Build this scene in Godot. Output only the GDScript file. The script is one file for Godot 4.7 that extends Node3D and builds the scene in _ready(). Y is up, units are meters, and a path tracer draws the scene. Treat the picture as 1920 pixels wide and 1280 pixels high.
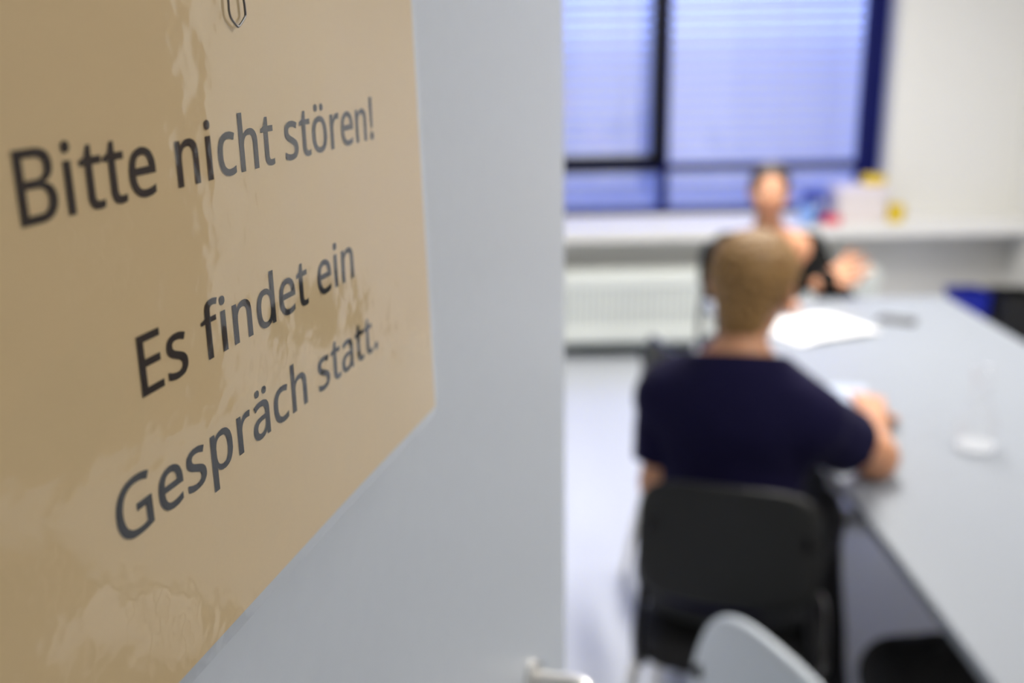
extends Node3D
# A door ajar with a laminated notice on it; behind it a small meeting room with two people at a table.

# ---------- door plane (metres): s runs along the leaf away from the hinge, t is height, o stands off the leaf ----------
const P0 := Vector3(-0.0944, 1.5872, -0.1986)
const DOOR_YAW := 13.75
var dd := Vector3(sin(deg_to_rad(DOOR_YAW)), 0, -cos(deg_to_rad(DOOR_YAW)))
var dn := Vector3(cos(deg_to_rad(DOOR_YAW)), 0, sin(deg_to_rad(DOOR_YAW)))
const BACK := -5.45      # inner face of the window wall
const RIGHT := 2.66
const LEFT := -1.7
const CEIL := 2.7
var used := {}
var M := {}


func _ready() -> void:
	# ---------- camera ----------
	var cam := Camera3D.new()
	cam.name = "camera"
	add_child(cam)
	cam.position = Vector3(0, 1.62, 0)
	cam.rotation_degrees = Vector3(-16.1, 0, -1.0)
	var ca := CameraAttributesPhysical.new()
	ca.frustum_focal_length = 36.375
	ca.frustum_focus_distance = 0.289
	ca.exposure_aperture = 6.8
	ca.frustum_near = 0.02
	ca.frustum_far = 200.0
	cam.attributes = ca
	cam.fov = rad_to_deg(2.0 * atan(640.0 / 1940.0))
	cam.near = 0.02
	cam.far = 200.0
	# ---------- sky and exposure ----------
	var we := WorldEnvironment.new()
	we.name = "world"
	var env := Environment.new()
	var sky := Sky.new()
	var sm := ProceduralSkyMaterial.new()
	sm.sky_top_color = Color(0.22, 0.37, 0.86)
	sm.sky_horizon_color = Color(0.56, 0.66, 0.95)
	sm.ground_horizon_color = Color(0.40, 0.48, 0.72)
	sm.ground_bottom_color = Color(0.22, 0.26, 0.38)
	sky.sky_material = sm
	env.background_mode = Environment.BG_SKY
	env.sky = sky
	env.background_energy_multiplier = 6.5
	env.tonemap_mode = Environment.TONE_MAPPER_LINEAR
	env.tonemap_exposure = 1.04
	env.sdfgi_enabled = true
	env.ssao_enabled = true
	env.ssil_enabled = true
	we.environment = env
	add_child(we)
	make_materials()
	# ---------- lamps of the room and the corridor ----------
	var lamp_spots := [[Vector3(0.95, CEIL, -3.35), 8.6, "long ceiling panel lamp between the table and the radiator"], [Vector3(1.6, CEIL, -1.15), 2.9, "long ceiling panel lamp over the near end of the table"]]
	for l in lamp_spots:
		ceiling_light(l[0], Vector2(0.3, 1.5), l[1], l[2])
	ceiling_light(Vector3(0.3, CEIL, 0.95), Vector2(0.3, 0.6), 0.15, "short ceiling panel lamp in the corridor outside the door")
	build_room()
	build_window()
	build_door()
	build_notice()
	build_table()
	build_chairs()
	build_people()
	build_small_things()


# =====================================================================  helpers
func numbered(called: String) -> String:
	var k: int = used.get(called, 0)
	used[called] = k + 1
	return called if k == 0 else "%s_%03d" % [called, k]


func thing(called: String, label: String, category: String, at := Vector3.ZERO, turn := 0.0, group := "") -> Node3D:
	var o := Node3D.new()
	o.name = numbered(called)
	add_child(o)
	o.position = at
	o.rotation.y = turn
	o.set_meta("label", label)
	o.set_meta("category", category)
	if group:
		o.set_meta("group", group)
	return o


func structure(called: String, label: String, category: String, at := Vector3.ZERO, turn := 0.0) -> Node3D:
	var o := thing(called, label, category, at, turn)
	o.set_meta("kind", "structure")
	return o


func obj(called: String, mesh: Mesh, m: Material, parent: Node) -> MeshInstance3D:
	var o := MeshInstance3D.new()
	o.name = called
	o.mesh = mesh
	o.material_override = null
	o.set_surface_override_material(0, m)
	parent.add_child(o, true)
	return o


func mat(c: Color, rough: float, metal := 0.0, spec := 0.5) -> StandardMaterial3D:
	var m := StandardMaterial3D.new()
	m.albedo_color = c
	m.roughness = rough
	m.metallic = metal
	m.metallic_specular = spec
	return m


func noise_tex(freq: float, size: int, a: Color, b: Color, seed_: int, octaves := 4) -> NoiseTexture2D:
	var n := FastNoiseLite.new()
	n.seed = seed_
	n.frequency = freq
	n.fractal_octaves = octaves
	var t := NoiseTexture2D.new()
	t.noise = n
	t.width = size
	t.height = size
	t.seamless = true
	var g := Gradient.new()
	g.set_color(0, a)
	g.set_color(1, b)
	t.color_ramp = g
	return t


func bump_tex(freq: float, size: int, strength: float, seed_: int, octaves := 3) -> NoiseTexture2D:
	var n := FastNoiseLite.new()
	n.seed = seed_
	n.frequency = freq
	n.fractal_octaves = octaves
	var t := NoiseTexture2D.new()
	t.noise = n
	t.width = size
	t.height = size
	t.seamless = true
	t.as_normal_map = true
	t.bump_strength = strength
	return t


func grained(c: Color, spread: float, freq: float, rough: float, scale: float, seed_: int) -> StandardMaterial3D:
	var m := mat(Color.WHITE, rough)
	m.albedo_texture = noise_tex(freq, 256, c.darkened(spread), c.lightened(spread), seed_)
	m.uv1_triplanar = true
	m.uv1_world_triplanar = true
	m.uv1_scale = Vector3.ONE * scale
	return m


func make_materials() -> void:
	M.wall = grained(Color(0.90, 0.90, 0.885), 0.015, 0.05, 0.9, 2.0, 1)
	M.ceiling = mat(Color(0.92, 0.92, 0.91), 0.95)
	M.floor = grained(Color(0.81, 0.83, 0.86), 0.02, 0.12, 0.38, 3.0, 2)
	M.base = mat(Color(0.40, 0.46, 0.47), 0.55)
	M.sill = mat(Color(0.90, 0.90, 0.89), 0.4)
	M.door = grained(Color(0.83, 0.865, 0.91), 0.012, 0.06, 0.42, 4.0, 3)
	M.steel_frame = mat(Color(0.62, 0.64, 0.67), 0.45)
	M.frame = mat(Color(0.02, 0.022, 0.027), 0.5, 0.0, 0.3)
	M.frame_blue = mat(Color(0.03, 0.06, 0.32), 0.5, 0.0, 0.3)
	M.slat = mat(Color(0.80, 0.82, 0.86), 0.5)
	M.chrome = mat(Color(0.88, 0.87, 0.85), 0.34, 1.0)
	M.wire = mat(Color(0.50, 0.50, 0.50), 0.28, 1.0)
	M.paper = grained(Color(0.895, 0.80, 0.625), 0.012, 0.3, 0.85, 9.0, 4)
	M.ink = mat(Color(0.055, 0.06, 0.075), 0.7)
	var film := mat(Color(1, 1, 1, 0.0), 0.045)
	film.transparency = BaseMaterial3D.TRANSPARENCY_ALPHA
	film.cull_mode = BaseMaterial3D.CULL_DISABLED
	film.normal_enabled = true
	film.normal_texture = bump_tex(0.012, 512, 2.2, 7, 4)
	film.normal_scale = 0.28
	M.film = film
	var glass := mat(Color(1, 1, 1, 0.03), 0.02)
	glass.transparency = BaseMaterial3D.TRANSPARENCY_ALPHA
	glass.cull_mode = BaseMaterial3D.CULL_DISABLED
	M.glass = glass
	M.table = grained(Color(0.56, 0.585, 0.62), 0.012, 0.2, 0.45, 3.0, 5)
	M.table_edge = mat(Color(0.80, 0.80, 0.81), 0.5)
	M.silver = mat(Color(0.72, 0.73, 0.74), 0.35, 0.6)
	M.black = mat(Color(0.042, 0.052, 0.058), 0.42)
	M.seat_black = grained(Color(0.05, 0.052, 0.06), 0.1, 0.4, 0.8, 20.0, 6)
	M.grey_shell = mat(Color(0.84, 0.875, 0.91), 0.5)
	M.dark_tube = mat(Color(0.12, 0.12, 0.13), 0.4, 0.5)
	M.radiator = mat(Color(0.88, 0.90, 0.88), 0.4)
	M.grille = mat(Color(0.78, 0.80, 0.79), 0.45)
	M.skin = mat(Color(0.80, 0.58, 0.445), 0.55)
	M.skin.subsurf_scatter_enabled = true
	M.skin.subsurf_scatter_strength = 0.1
	M.lips = mat(Color(0.68, 0.36, 0.32), 0.5)
	M.eye = mat(Color(0.9, 0.88, 0.85), 0.3)
	M.iris = mat(Color(0.13, 0.08, 0.05), 0.3)
	M.hair_brown = grained(Color(0.60, 0.415, 0.16), 0.28, 0.25, 0.6, 14.0, 8)
	M.hair_dark = grained(Color(0.13, 0.085, 0.06), 0.25, 0.25, 0.55, 14.0, 9)
	M.navy = cloth(Color(0.045, 0.036, 0.175), 10)
	M.black_cloth = cloth(Color(0.02, 0.02, 0.022), 11)
	M.trousers = cloth(Color(0.20, 0.205, 0.22), 12)
	M.jeans = cloth(Color(0.12, 0.13, 0.19), 13)
	M.shoe = mat(Color(0.06, 0.06, 0.065), 0.5)
	M.sole = mat(Color(0.75, 0.75, 0.73), 0.6)


func mat_clear(alpha: float) -> StandardMaterial3D:
	var m := mat(Color(0.95, 0.97, 1.0, alpha), 0.05)
	m.transparency = BaseMaterial3D.TRANSPARENCY_ALPHA
	return m


func cloth(c: Color, seed_: int) -> StandardMaterial3D:
	var m := grained(c, 0.12, 0.35, 0.9, 8.0, seed_)
	m.rim_enabled = true
	m.rim = 0.08
	m.metallic_specular = 0.2
	m.rim_tint = 0.6
	return m


func emitter(c: Color, e: float) -> StandardMaterial3D:
	var m := mat(Color(0.9, 0.9, 0.88), 0.6)
	m.emission_enabled = true
	m.emission = c
	m.emission_energy_multiplier = e
	return m


# ---- mesh pieces are [vertices, normals, indices]
func empty_piece() -> Array:
	return [PackedVector3Array(), PackedVector3Array(), PackedInt32Array()]


func add_piece(a: Array, b: Array, x := Transform3D()) -> void:
	var at: int = a[0].size()
	var v: PackedVector3Array = a[0]
	var n: PackedVector3Array = a[1]
	var ix: PackedInt32Array = a[2]
	for p in b[0]:
		v.append(x * p)
	for p in b[1]:
		n.append((x.basis * p).normalized())
	for i in b[2]:
		ix.append(i + at)
	a[0] = v
	a[1] = n
	a[2] = ix


func commit(a: Array, uv := PackedVector2Array()) -> ArrayMesh:
	var arr := []
	arr.resize(Mesh.ARRAY_MAX)
	arr[Mesh.ARRAY_VERTEX] = a[0]
	arr[Mesh.ARRAY_NORMAL] = a[1]
	arr[Mesh.ARRAY_INDEX] = a[2]
	if uv.size():
		arr[Mesh.ARRAY_TEX_UV] = uv
	var m := ArrayMesh.new()
	m.add_surface_from_arrays(Mesh.PRIMITIVE_TRIANGLES, arr)
	return m


# box with chamfered edges, centred on c
func box_piece(c: Vector3, size: Vector3, b := 0.0) -> Array:
	var a := empty_piece()
	var h := size / 2.0
	b = minf(b, minf(h.x, minf(h.y, h.z)) * 0.9)
	var ax := [Vector3.RIGHT, Vector3.UP, Vector3.BACK]
	for k in 3:
		var i: Vector3 = ax[k]
		var j: Vector3 = ax[(k + 1) % 3]
		var l: Vector3 = ax[(k + 2) % 3]
		var hi := h[k]
		var hj := h[(k + 1) % 3]
		var hl := h[(k + 2) % 3]
		for s in [-1.0, 1.0]:
			quad(a, c + i * s * hi - j * (hj - b) - l * (hl - b), c + i * s * hi + j * (hj - b) - l * (hl - b), c + i * s * hi + j * (hj - b) + l * (hl - b), c + i * s * hi - j * (hj - b) + l * (hl - b), i * s)
			if b > 0.0:
				for t in [-1.0, 1.0]:
					var n: Vector3 = (i * s + j * t).normalized()
					quad(a, c + i * s * hi + j * t * (hj - b) - l * (hl - b), c + i * s * hi + j * t * (hj - b) + l * (hl - b), c + i * s * (hi - b) + j * t * hj + l * (hl - b), c + i * s * (hi - b) + j * t * hj - l * (hl - b), n)
	if b > 0.0:
		for sx in [-1.0, 1.0]:
			for sy in [-1.0, 1.0]:
				for sz in [-1.0, 1.0]:
					var s := Vector3(sx, sy, sz)
					tri(a, c + s * Vector3(h.x, h.y - b, h.z - b), c + s * Vector3(h.x - b, h.y, h.z - b), c + s * Vector3(h.x - b, h.y - b, h.z), s.normalized())
	return a


func tri(a: Array, p: Vector3, q: Vector3, r: Vector3, n: Vector3) -> void:
	var at: int = a[0].size()
	var flip := (q - p).cross(r - p).dot(n) > 0.0   # front faces run clockwise
	for x in [p, q, r]:
		a[0].append(x)
		a[1].append(n)
	for k in ([0, 2, 1] if flip else [0, 1, 2]):
		a[2].append(at + k)


func quad(a: Array, p: Vector3, q: Vector3, r: Vector3, s: Vector3, n: Vector3) -> void:
	tri(a, p, q, r, n)
	tri(a, p, r, s, n)


func box(c: Vector3, size: Vector3, b := 0.0) -> ArrayMesh:
	return commit(box_piece(c, size, b))


# tube along points; radius may be a number or an array
func tube_piece(pts: Array, rad, sides := 10, closed := false) -> Array:
	var a := empty_piece()
	var n := pts.size()
	var up := Vector3.UP
	var rings := n + (1 if closed else 0)
	var last := Vector3.ZERO
	for i in rings:
		var p: Vector3 = pts[i % n]
		var before: Vector3 = pts[(i - 1 + n) % n] if closed or i > 0 else p
		var after: Vector3 = pts[(i + 1) % n] if closed or i < n - 1 else p
		var t := (after - before).normalized()
		if i == 0:
			last = t.cross(Vector3.UP if absf(t.y) < 0.9 else Vector3.RIGHT).normalized()
		last = (last - t * last.dot(t)).normalized()
		var b := t.cross(last)
		var r: float = rad[i % n] if rad is Array else rad
		for k in sides:
			var ang := TAU * k / sides
			var nn := last * cos(ang) + b * sin(ang)
			a[0].append(p + nn * r)
			a[1].append(nn)
	for i in rings - 1:
		for k in sides:
			var k2 := (k + 1) % sides
			var q := [i * sides + k, i * sides + k2, (i + 1) * sides + k2, (i + 1) * sides + k]
			for z in [q[0], q[1], q[2], q[0], q[2], q[3]]:
				a[2].append(z)
	if not closed:
		for e in [0, n - 1]:
			var c: Vector3 = pts[e]
			var nn: Vector3 = (pts[0] - pts[1]).normalized() if e == 0 else (pts[n - 1] - pts[n - 2]).normalized()
			for k in sides:
				tri(a, c, a[0][e * sides + k], a[0][e * sides + (k + 1) % sides], nn)
	fix_winding(a)
	return a


# turn faces so that they agree with their vertex normals (clockwise seen from outside)
func fix_winding(a: Array) -> void:
	var v: PackedVector3Array = a[0]
	var n: PackedVector3Array = a[1]
	var ix: PackedInt32Array = a[2]
	for f in range(0, ix.size(), 3):
		var p := v[ix[f]]
		var fn := (v[ix[f + 1]] - p).cross(v[ix[f + 2]] - p)
		if fn.dot(n[ix[f]] + n[ix[f + 1]] + n[ix[f + 2]]) > 0.0:
			var s := ix[f + 1]
			ix[f + 1] = ix[f + 2]
			ix[f + 2] = s
	a[2] = ix


func tube(pts: Array, rad, sides := 10, closed := false) -> ArrayMesh:
	return commit(tube_piece(pts, rad, sides, closed))


func smooth_path(pts: Array, step := 6) -> Array:
	var out := []
	for i in pts.size() - 1:
		var p0: Vector3 = pts[maxi(i - 1, 0)]
		var p1: Vector3 = pts[i]
		var p2: Vector3 = pts[i + 1]
		var p3: Vector3 = pts[mini(i + 2, pts.size() - 1)]
		for k in step:
			out.append(p1.cubic_interpolate(p2, p0, p3, float(k) / step))
	out.append(pts[-1])
	return out


# surface of revolution about y: profile of Vector2(radius, height)
func lathe(profile: Array, sides := 32) -> ArrayMesh:
	var a := empty_piece()
	var n := profile.size()
	for i in n:
		var p: Vector2 = profile[i]
		var t: Vector2 = (profile[mini(i + 1, n - 1)] - profile[maxi(i - 1, 0)]).normalized()
		var nr := Vector2(t.y, -t.x)
		for k in sides + 1:
			var ang := TAU * k / sides
			a[0].append(Vector3(p.x * cos(ang), p.y, p.x * sin(ang)))
			a[1].append(Vector3(nr.x * cos(ang), nr.y, nr.x * sin(ang)).normalized())
	for i in n - 1:
		for k in sides:
			var q := i * (sides + 1) + k
			for z in [q, q + 1, q + sides + 2, q, q + sides + 2, q + sides + 1]:
				a[2].append(z)
	fix_winding(a)
	return commit(a)


# a padded or moulded panel in the xy plane: rounded outline, rounded rim, bent by bend(x, y) -> z
func panel_piece(w: float, h: float, t: float, power: float, bend: Callable, cols := 56) -> Array:
	var rows := [[0.0, 1.0], [0.3, 1.0], [0.6, 1.0], [0.8, 0.99], [0.92, 0.93], [0.97, 0.75], [0.995, 0.4], [1.0, 0.0], [0.995, -0.4], [0.97, -0.75], [0.92, -0.93], [0.8, -0.99], [0.6, -1.0], [0.3, -1.0], [0.0, -1.0]]
	var a := empty_piece()
	for row in rows:
		for k in cols:
			var ang: float = TAU * k / cols
			var c := cos(ang)
			var s := sin(ang)
			var x: float = signf(c) * pow(absf(c), 2.0 / power) * w / 2.0 * row[0]
			var y: float = signf(s) * pow(absf(s), 2.0 / power) * h / 2.0 * row[0]
			a[0].append(Vector3(x, y, bend.call(x, y) + row[1] * t / 2.0))
			a[1].append(Vector3.ZERO)
	for i in rows.size() - 1:
		for k in cols:
			var k2 := (k + 1) % cols
			var q := [i * cols + k, i * cols + k2, (i + 1) * cols + k2, (i + 1) * cols + k]
			for z in [q[0], q[2], q[1], q[0], q[3], q[2]]:
				a[2].append(z)
	shade(a)
	return a


# smooth vertex normals from the faces (clockwise faces look outwards)
func shade(a: Array) -> void:
	var v: PackedVector3Array = a[0]
	var ix: PackedInt32Array = a[2]
	var n := PackedVector3Array()
	n.resize(v.size())
	for f in range(0, ix.size(), 3):
		var fn := (v[ix[f + 2]] - v[ix[f]]).cross(v[ix[f + 1]] - v[ix[f]])
		for k in 3:
			n[ix[f + k]] += fn
	for i in n.size():
		n[i] = n[i].normalized() if n[i].length() > 0.0 else Vector3.UP
	a[1] = n


# ---- distance field of tapered capsules and ellipsoids, joined softly, meshed as surface nets
# prims: ["c", a, b, ra, rb] or ["e", centre, radii, basis]; cuts: Plane (keeps the side below); holes: [centre, radius]
func field_piece(prims: Array, cell: float, soft: float, cuts := [], holes := [], ripple := 0.0, ripple_freq := 30.0) -> Array:
	var lo := Vector3(1e9, 1e9, 1e9)
	var hi := -lo
	var boxes := []
	for p in prims:
		var l: Vector3
		var h: Vector3
		if p[0] == "c":
			var ra: float = p[3]
			var rb: float = p[4]
			l = (p[1] - Vector3.ONE * ra).min(p[2] - Vector3.ONE * rb)
			h = (p[1] + Vector3.ONE * ra).max(p[2] + Vector3.ONE * rb)
		else:
			var r: float = maxf(p[2].x, maxf(p[2].y, p[2].z))
			l = p[1] - Vector3.ONE * r
			h = p[1] + Vector3.ONE * r
		var grow := Vector3.ONE * (soft + cell * 3.0 + ripple)
		boxes.append([l - grow, h + grow])
		lo = lo.min(l - grow)
		hi = hi.max(h + grow)
	var nx := int((hi.x - lo.x) / cell) + 2
	var ny := int((hi.y - lo.y) / cell) + 2
	var nz := int((hi.z - lo.z) / cell) + 2
	var g := PackedFloat32Array()
	g.resize(nx * ny * nz)
	g.fill(1.0)
	for pi in prims.size():
		var p: Array = prims[pi]
		var bl: Vector3 = (boxes[pi][0] - lo) / cell
		var bh: Vector3 = (boxes[pi][1] - lo) / cell
		var capsule: bool = p[0] == "c"
		var a: Vector3 = p[1]
		var ba := Vector3.ZERO
		var len2 := 1.0
		var ra := 0.0
		var rb := 0.0
		var radii := Vector3.ONE
		var inv := Basis()
		if capsule:
			ba = p[2] - p[1]
			len2 = maxf(ba.length_squared(), 1e-9)
			ra = p[3]
			rb = p[4]
		else:
			radii = p[2]
			inv = (p[3] as Basis).inverse() if p.size() > 3 else Basis()
		for z in range(maxi(int(bl.z), 0), mini(int(bh.z) + 1, nz)):
			for y in range(maxi(int(bl.y), 0), mini(int(bh.y) + 1, ny)):
				var at := (z * ny + y) * nx
				for x in range(maxi(int(bl.x), 0), mini(int(bh.x) + 1, nx)):
					var q := lo + Vector3(x, y, z) * cell - a
					var d: float
					if capsule:
						var t := clampf(q.dot(ba) / len2, 0.0, 1.0)
						d = (q - ba * t).length() - lerpf(ra, rb, t)
					else:
						q = inv * q
						var k0 := (q / radii).length()
						var k1 := (q / (radii * radii)).length()
						d = k0 * (k0 - 1.0) / maxf(k1, 1e-6)
					var old := g[at + x]
					var h := maxf(soft - absf(old - d), 0.0) / soft
					g[at + x] = minf(old, d) - h * h * soft * 0.25
	if cuts.size() or holes.size() or ripple > 0.0:
		var nz_noise := FastNoiseLite.new()
		nz_noise.seed = 5
		nz_noise.frequency = ripple_freq
		for z in nz:
			for y in ny:
				for x in nx:
					var i := (z * ny + y) * nx + x
					if g[i] > 0.06:
						continue
					var q := lo + Vector3(x, y, z) * cell
					var d := g[i]
					if ripple > 0.0:
						d += nz_noise.get_noise_3dv(q) * ripple
					for c in cuts:
						d = maxf(d, (c as Plane).distance_to(q))
					for c in holes:
						d = maxf(d, c[1] - q.distance_to(c[0]))
					g[i] = d
	# surface nets
	var out := empty_piece()
	var v := PackedVector3Array()
	var n := PackedVector3Array()
	var ix := PackedInt32Array()
	var id := PackedInt32Array()
	id.resize(nx * ny * nz)
	id.fill(-1)
	var sx := 1
	var sy := nx
	var sz := nx * ny
	var corner := [0, sx, sy, sx + sy, sz, sx + sz, sy + sz, sx + sy + sz]
	var ends := [[0, 1], [2, 3], [4, 5], [6, 7], [0, 2], [1, 3], [4, 6], [5, 7], [0, 4], [1, 5], [2, 6], [3, 7]]
	var near := cell * 2.0
	for z in nz - 1:
		for y in ny - 1:
			for x in nx - 1:
				var i := (z * ny + y) * nx + x
				if absf(g[i]) > near:
					continue
				var inside := 0
				for c in 8:
					if g[i + corner[c]] < 0.0:
						inside += 1
				if inside == 0 or inside == 8:
					continue
				var sum := Vector3.ZERO
				var count := 0
				for e in ends:
					var va := g[i + corner[e[0]]]
					var vb := g[i + corner[e[1]]]
					if (va < 0.0) != (vb < 0.0):
						var t := va / (va - vb)
						var pa := Vector3(e[0] & 1, (e[0] >> 1) & 1, e[0] >> 2)
						var pb := Vector3(e[1] & 1, (e[1] >> 1) & 1, e[1] >> 2)
						sum += pa.lerp(pb, t)
						count += 1
				id[i] = v.size()
				v.append(lo + (Vector3(x, y, z) + sum / count) * cell)
				var gr := Vector3(g[i + sx] - g[i] + g[i + sx + sy] - g[i + sy] + g[i + sx + sz] - g[i + sz] + g[i + sx + sy + sz] - g[i + sy + sz],
					g[i + sy] - g[i] + g[i + sx + sy] - g[i + sx] + g[i + sy + sz] - g[i + sz] + g[i + sx + sy + sz] - g[i + sx + sz],
					g[i + sz] - g[i] + g[i + sx + sz] - g[i + sx] + g[i + sy + sz] - g[i + sy] + g[i + sx + sy + sz] - g[i + sx + sy])
				n.append(gr.normalized())
	var steps := [[sx, sy, sz], [sy, sz, sx], [sz, sx, sy]]
	for z in range(1, nz - 1):
		for y in range(1, ny - 1):
			for x in range(1, nx - 1):
				var i := (z * ny + y) * nx + x
				if absf(g[i]) > near:
					continue
				var neg := g[i] < 0.0
				for s in steps:
					if (g[i + s[0]] < 0.0) == neg:
						continue
					var q0 := id[i]
					var q1 := id[i - s[1]]
					var q2 := id[i - s[1] - s[2]]
					var q3 := id[i - s[2]]
					if q0 < 0 or q1 < 0 or q2 < 0 or q3 < 0:
						continue
					for k in ([q0, q1, q2, q0, q2, q3] if neg else [q0, q2, q1, q0, q3, q2]):
						ix.append(k)
	out[0] = v
	out[1] = n
	out[2] = ix
	fix_winding(out)
	return out


# =====================================================================  the room
func ceiling_light(at: Vector3, size: Vector2, energy: float, label: String) -> void:
	var o := thing("ceiling_light", label, "lamp", at)
	var h := empty_piece()
	for s in [-1, 1]:
		add_piece(h, box_piece(Vector3(s * size.x / 2, -0.02, 0), Vector3(0.02, 0.04, size.y + 0.02)))
		add_piece(h, box_piece(Vector3(0, -0.02, s * size.y / 2), Vector3(size.x + 0.02, 0.04, 0.02)))
	obj("housing", commit(h), M.silver, o)
	obj("diffuser", box(Vector3(0, -0.012, 0), Vector3(size.x - 0.02, 0.008, size.y - 0.02)), emitter(Color(1.0, 0.98, 0.95), 2.0), o)
	var a := AreaLight3D.new()
	a.name = "panel_glow"
	a.area_size = Vector2(size.x - 0.02, size.y - 0.02)
	a.light_color = Color(1.0, 0.98, 0.95)
	a.light_energy = energy
	a.area_range = 20.0
	a.shadow_enabled = true
	o.add_child(a)
	a.position = Vector3(0, -0.022, 0)
	a.rotation_degrees = Vector3(-90, 0, 0)


func build_room() -> void:
	var zf := 1.8          # far end of the corridor, behind the camera
	var mid := (BACK + zf) / 2
	var len := zf - BACK
	var o := structure("floor", "pale lavender-grey linoleum floor of the meeting room", "floor")
	obj("surface", box(Vector3((LEFT + RIGHT) / 2, -0.05, mid), Vector3(RIGHT - LEFT + 0.4, 0.1, len + 0.6)), M.floor, o)
	o = structure("ceiling", "plain white ceiling", "ceiling")
	obj("surface", box(Vector3((LEFT + RIGHT) / 2, CEIL + 0.05, mid), Vector3(RIGHT - LEFT + 0.4, 0.1, len + 0.6)), M.ceiling, o)
	o = structure("wall_right", "white side wall at the right edge of the photo", "wall")
	obj("surface", box(Vector3(RIGHT + 0.1, CEIL / 2, mid), Vector3(0.2, CEIL, len + 0.4)), M.wall, o)
	o = structure("wall_left", "white side wall hidden behind the open door", "wall")
	obj("surface", box(Vector3(LEFT - 0.1, CEIL / 2, mid), Vector3(0.2, CEIL, len + 0.4)), M.wall, o)
	o = structure("wall_corridor", "white corridor wall behind the photographer", "wall")
	obj("surface", box(Vector3((LEFT + RIGHT) / 2, CEIL / 2, zf + 0.1), Vector3(RIGHT - LEFT, CEIL, 0.2)), M.wall, o)
	# window wall with its opening
	o = structure("wall_back", "white window wall at the far end of the room", "wall")
	var w := empty_piece()
	var x0 := -0.75
	var x1 := 1.985
	var y0 := 0.70
	var y1 := 2.4
	var zc := BACK - 0.12
	add_piece(w, box_piece(Vector3((LEFT + x0) / 2, CEIL / 2, zc), Vector3(x0 - LEFT, CEIL, 0.24)))
	add_piece(w, box_piece(Vector3((RIGHT + x1) / 2, CEIL / 2, zc), Vector3(RIGHT - x1, CEIL, 0.24)))
	add_piece(w, box_piece(Vector3((x0 + x1) / 2, y0 / 2, zc), Vector3(x1 - x0, y0, 0.24)))
	add_piece(w, box_piece(Vector3((x0 + x1) / 2, (y1 + CEIL) / 2, zc), Vector3(x1 - x0, CEIL - y1, 0.24)))
	obj("surface", commit(w), M.wall, o)
	# wall with the doorway; the camera stands just inside it
	o = structure("wall_front", "white wall with the doorway beside the photographer", "wall")
	w = empty_piece()
	var dz := 0.14
	add_piece(w, box_piece(Vector3((LEFT - 0.20) / 2, CEIL / 2, dz), Vector3(-0.20 - LEFT, CEIL, 0.12)))
	add_piece(w, box_piece(Vector3((RIGHT + 0.75) / 2, CEIL / 2, dz), Vector3(RIGHT - 0.75, CEIL, 0.12)))
	add_piece(w, box_piece(Vector3(0.275, (2.1 + CEIL) / 2, dz), Vector3(0.95, CEIL - 2.1, 0.12)))
	obj("surface", commit(w), M.wall, o)
	o = structure("trim_1", "grey steel frame around the doorway", "door frame")
	obj("jamb", box(Vector3(-0.185, 1.035, dz), Vector3(0.03, 2.07, 0.15), 0.004), M.steel_frame, o)
	obj("jamb", box(Vector3(0.735, 1.035, dz), Vector3(0.03, 2.07, 0.15), 0.004), M.steel_frame, o)
	obj("head", box(Vector3(0.275, 2.085, dz), Vector3(0.95, 0.03, 0.15), 0.004), M.steel_frame, o)
	# baseboards
	o = structure("baseboard_back", "grey-green baseboard below the window wall", "baseboard")
	obj("strip", box(Vector3((LEFT + RIGHT) / 2, 0.03, BACK + 0.008), Vector3(RIGHT - LEFT, 0.06, 0.016), 0.003), M.base, o)
	o = structure("baseboard_right", "grey-green baseboard along the right wall", "baseboard")
	obj("strip", box(Vector3(RIGHT - 0.008, 0.03, (BACK + 0.08) / 2), Vector3(0.016, 0.06, -BACK - 0.1), 0.003), M.base, o)
	# long ledge below the window
	o = structure("trim_2", "long white ledge running below the window and along the wall", "window sill")
	obj("board", box(Vector3((LEFT + RIGHT) / 2, 0.668, BACK + 0.125), Vector3(RIGHT - LEFT, 0.064, 0.25), 0.006), M.sill, o)
	obj("reveal_board", box(Vector3(0.6175, 0.71, BACK - 0.06), Vector3(2.73, 0.02, 0.12)), M.sill, o)
	# radiator under the ledge
	var r := thing("radiator", "long white panel radiator with upright ribs below the window", "radiator", Vector3(0.5, 0, -5.245))
	var half := 1.4
	obj("panel", box(Vector3(0, 0.275, 0.02), Vector3(half * 2, 0.36, 0.05), 0.008), M.radiator, r)
	obj("rear_panel", box(Vector3(0, 0.275, -0.07), Vector3(half * 2, 0.36, 0.02), 0.004), M.radiator, r)
	obj("top_cover", box(Vector3(0, 0.435, -0.02), Vector3(half * 2 + 0.01, 0.08, 0.16), 0.012), M.radiator, r)
	obj("lower_rail", box(Vector3(0, 0.15, 0.03), Vector3(half * 2 + 0.004, 0.08, 0.06), 0.012), M.radiator, r)
	var rib := box(Vector3.ZERO, Vector3(0.016, 0.2, 0.014), 0.005)
	var count := int(half * 2 / 0.0334) - 1
	for k in count:
		var b := obj("rib", rib, M.grille, r)
		b.position = Vector3(-half + 0.04 + k * 0.0334, 0.292, 0.047)
	obj("bracket", box(Vector3(-half + 0.2, 0.3, -0.14), Vector3(0.04, 0.3, 0.12)), M.radiator, r)
	obj("bracket", box(Vector3(half - 0.2, 0.3, -0.14), Vector3(0.04, 0.3, 0.12)), M.radiator, r)
	obj("pipe", tube([Vector3(half - 0.05, 0.11, -0.02), Vector3(half - 0.05, 0.0, -0.02)], 0.01), M.radiator, r)


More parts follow.
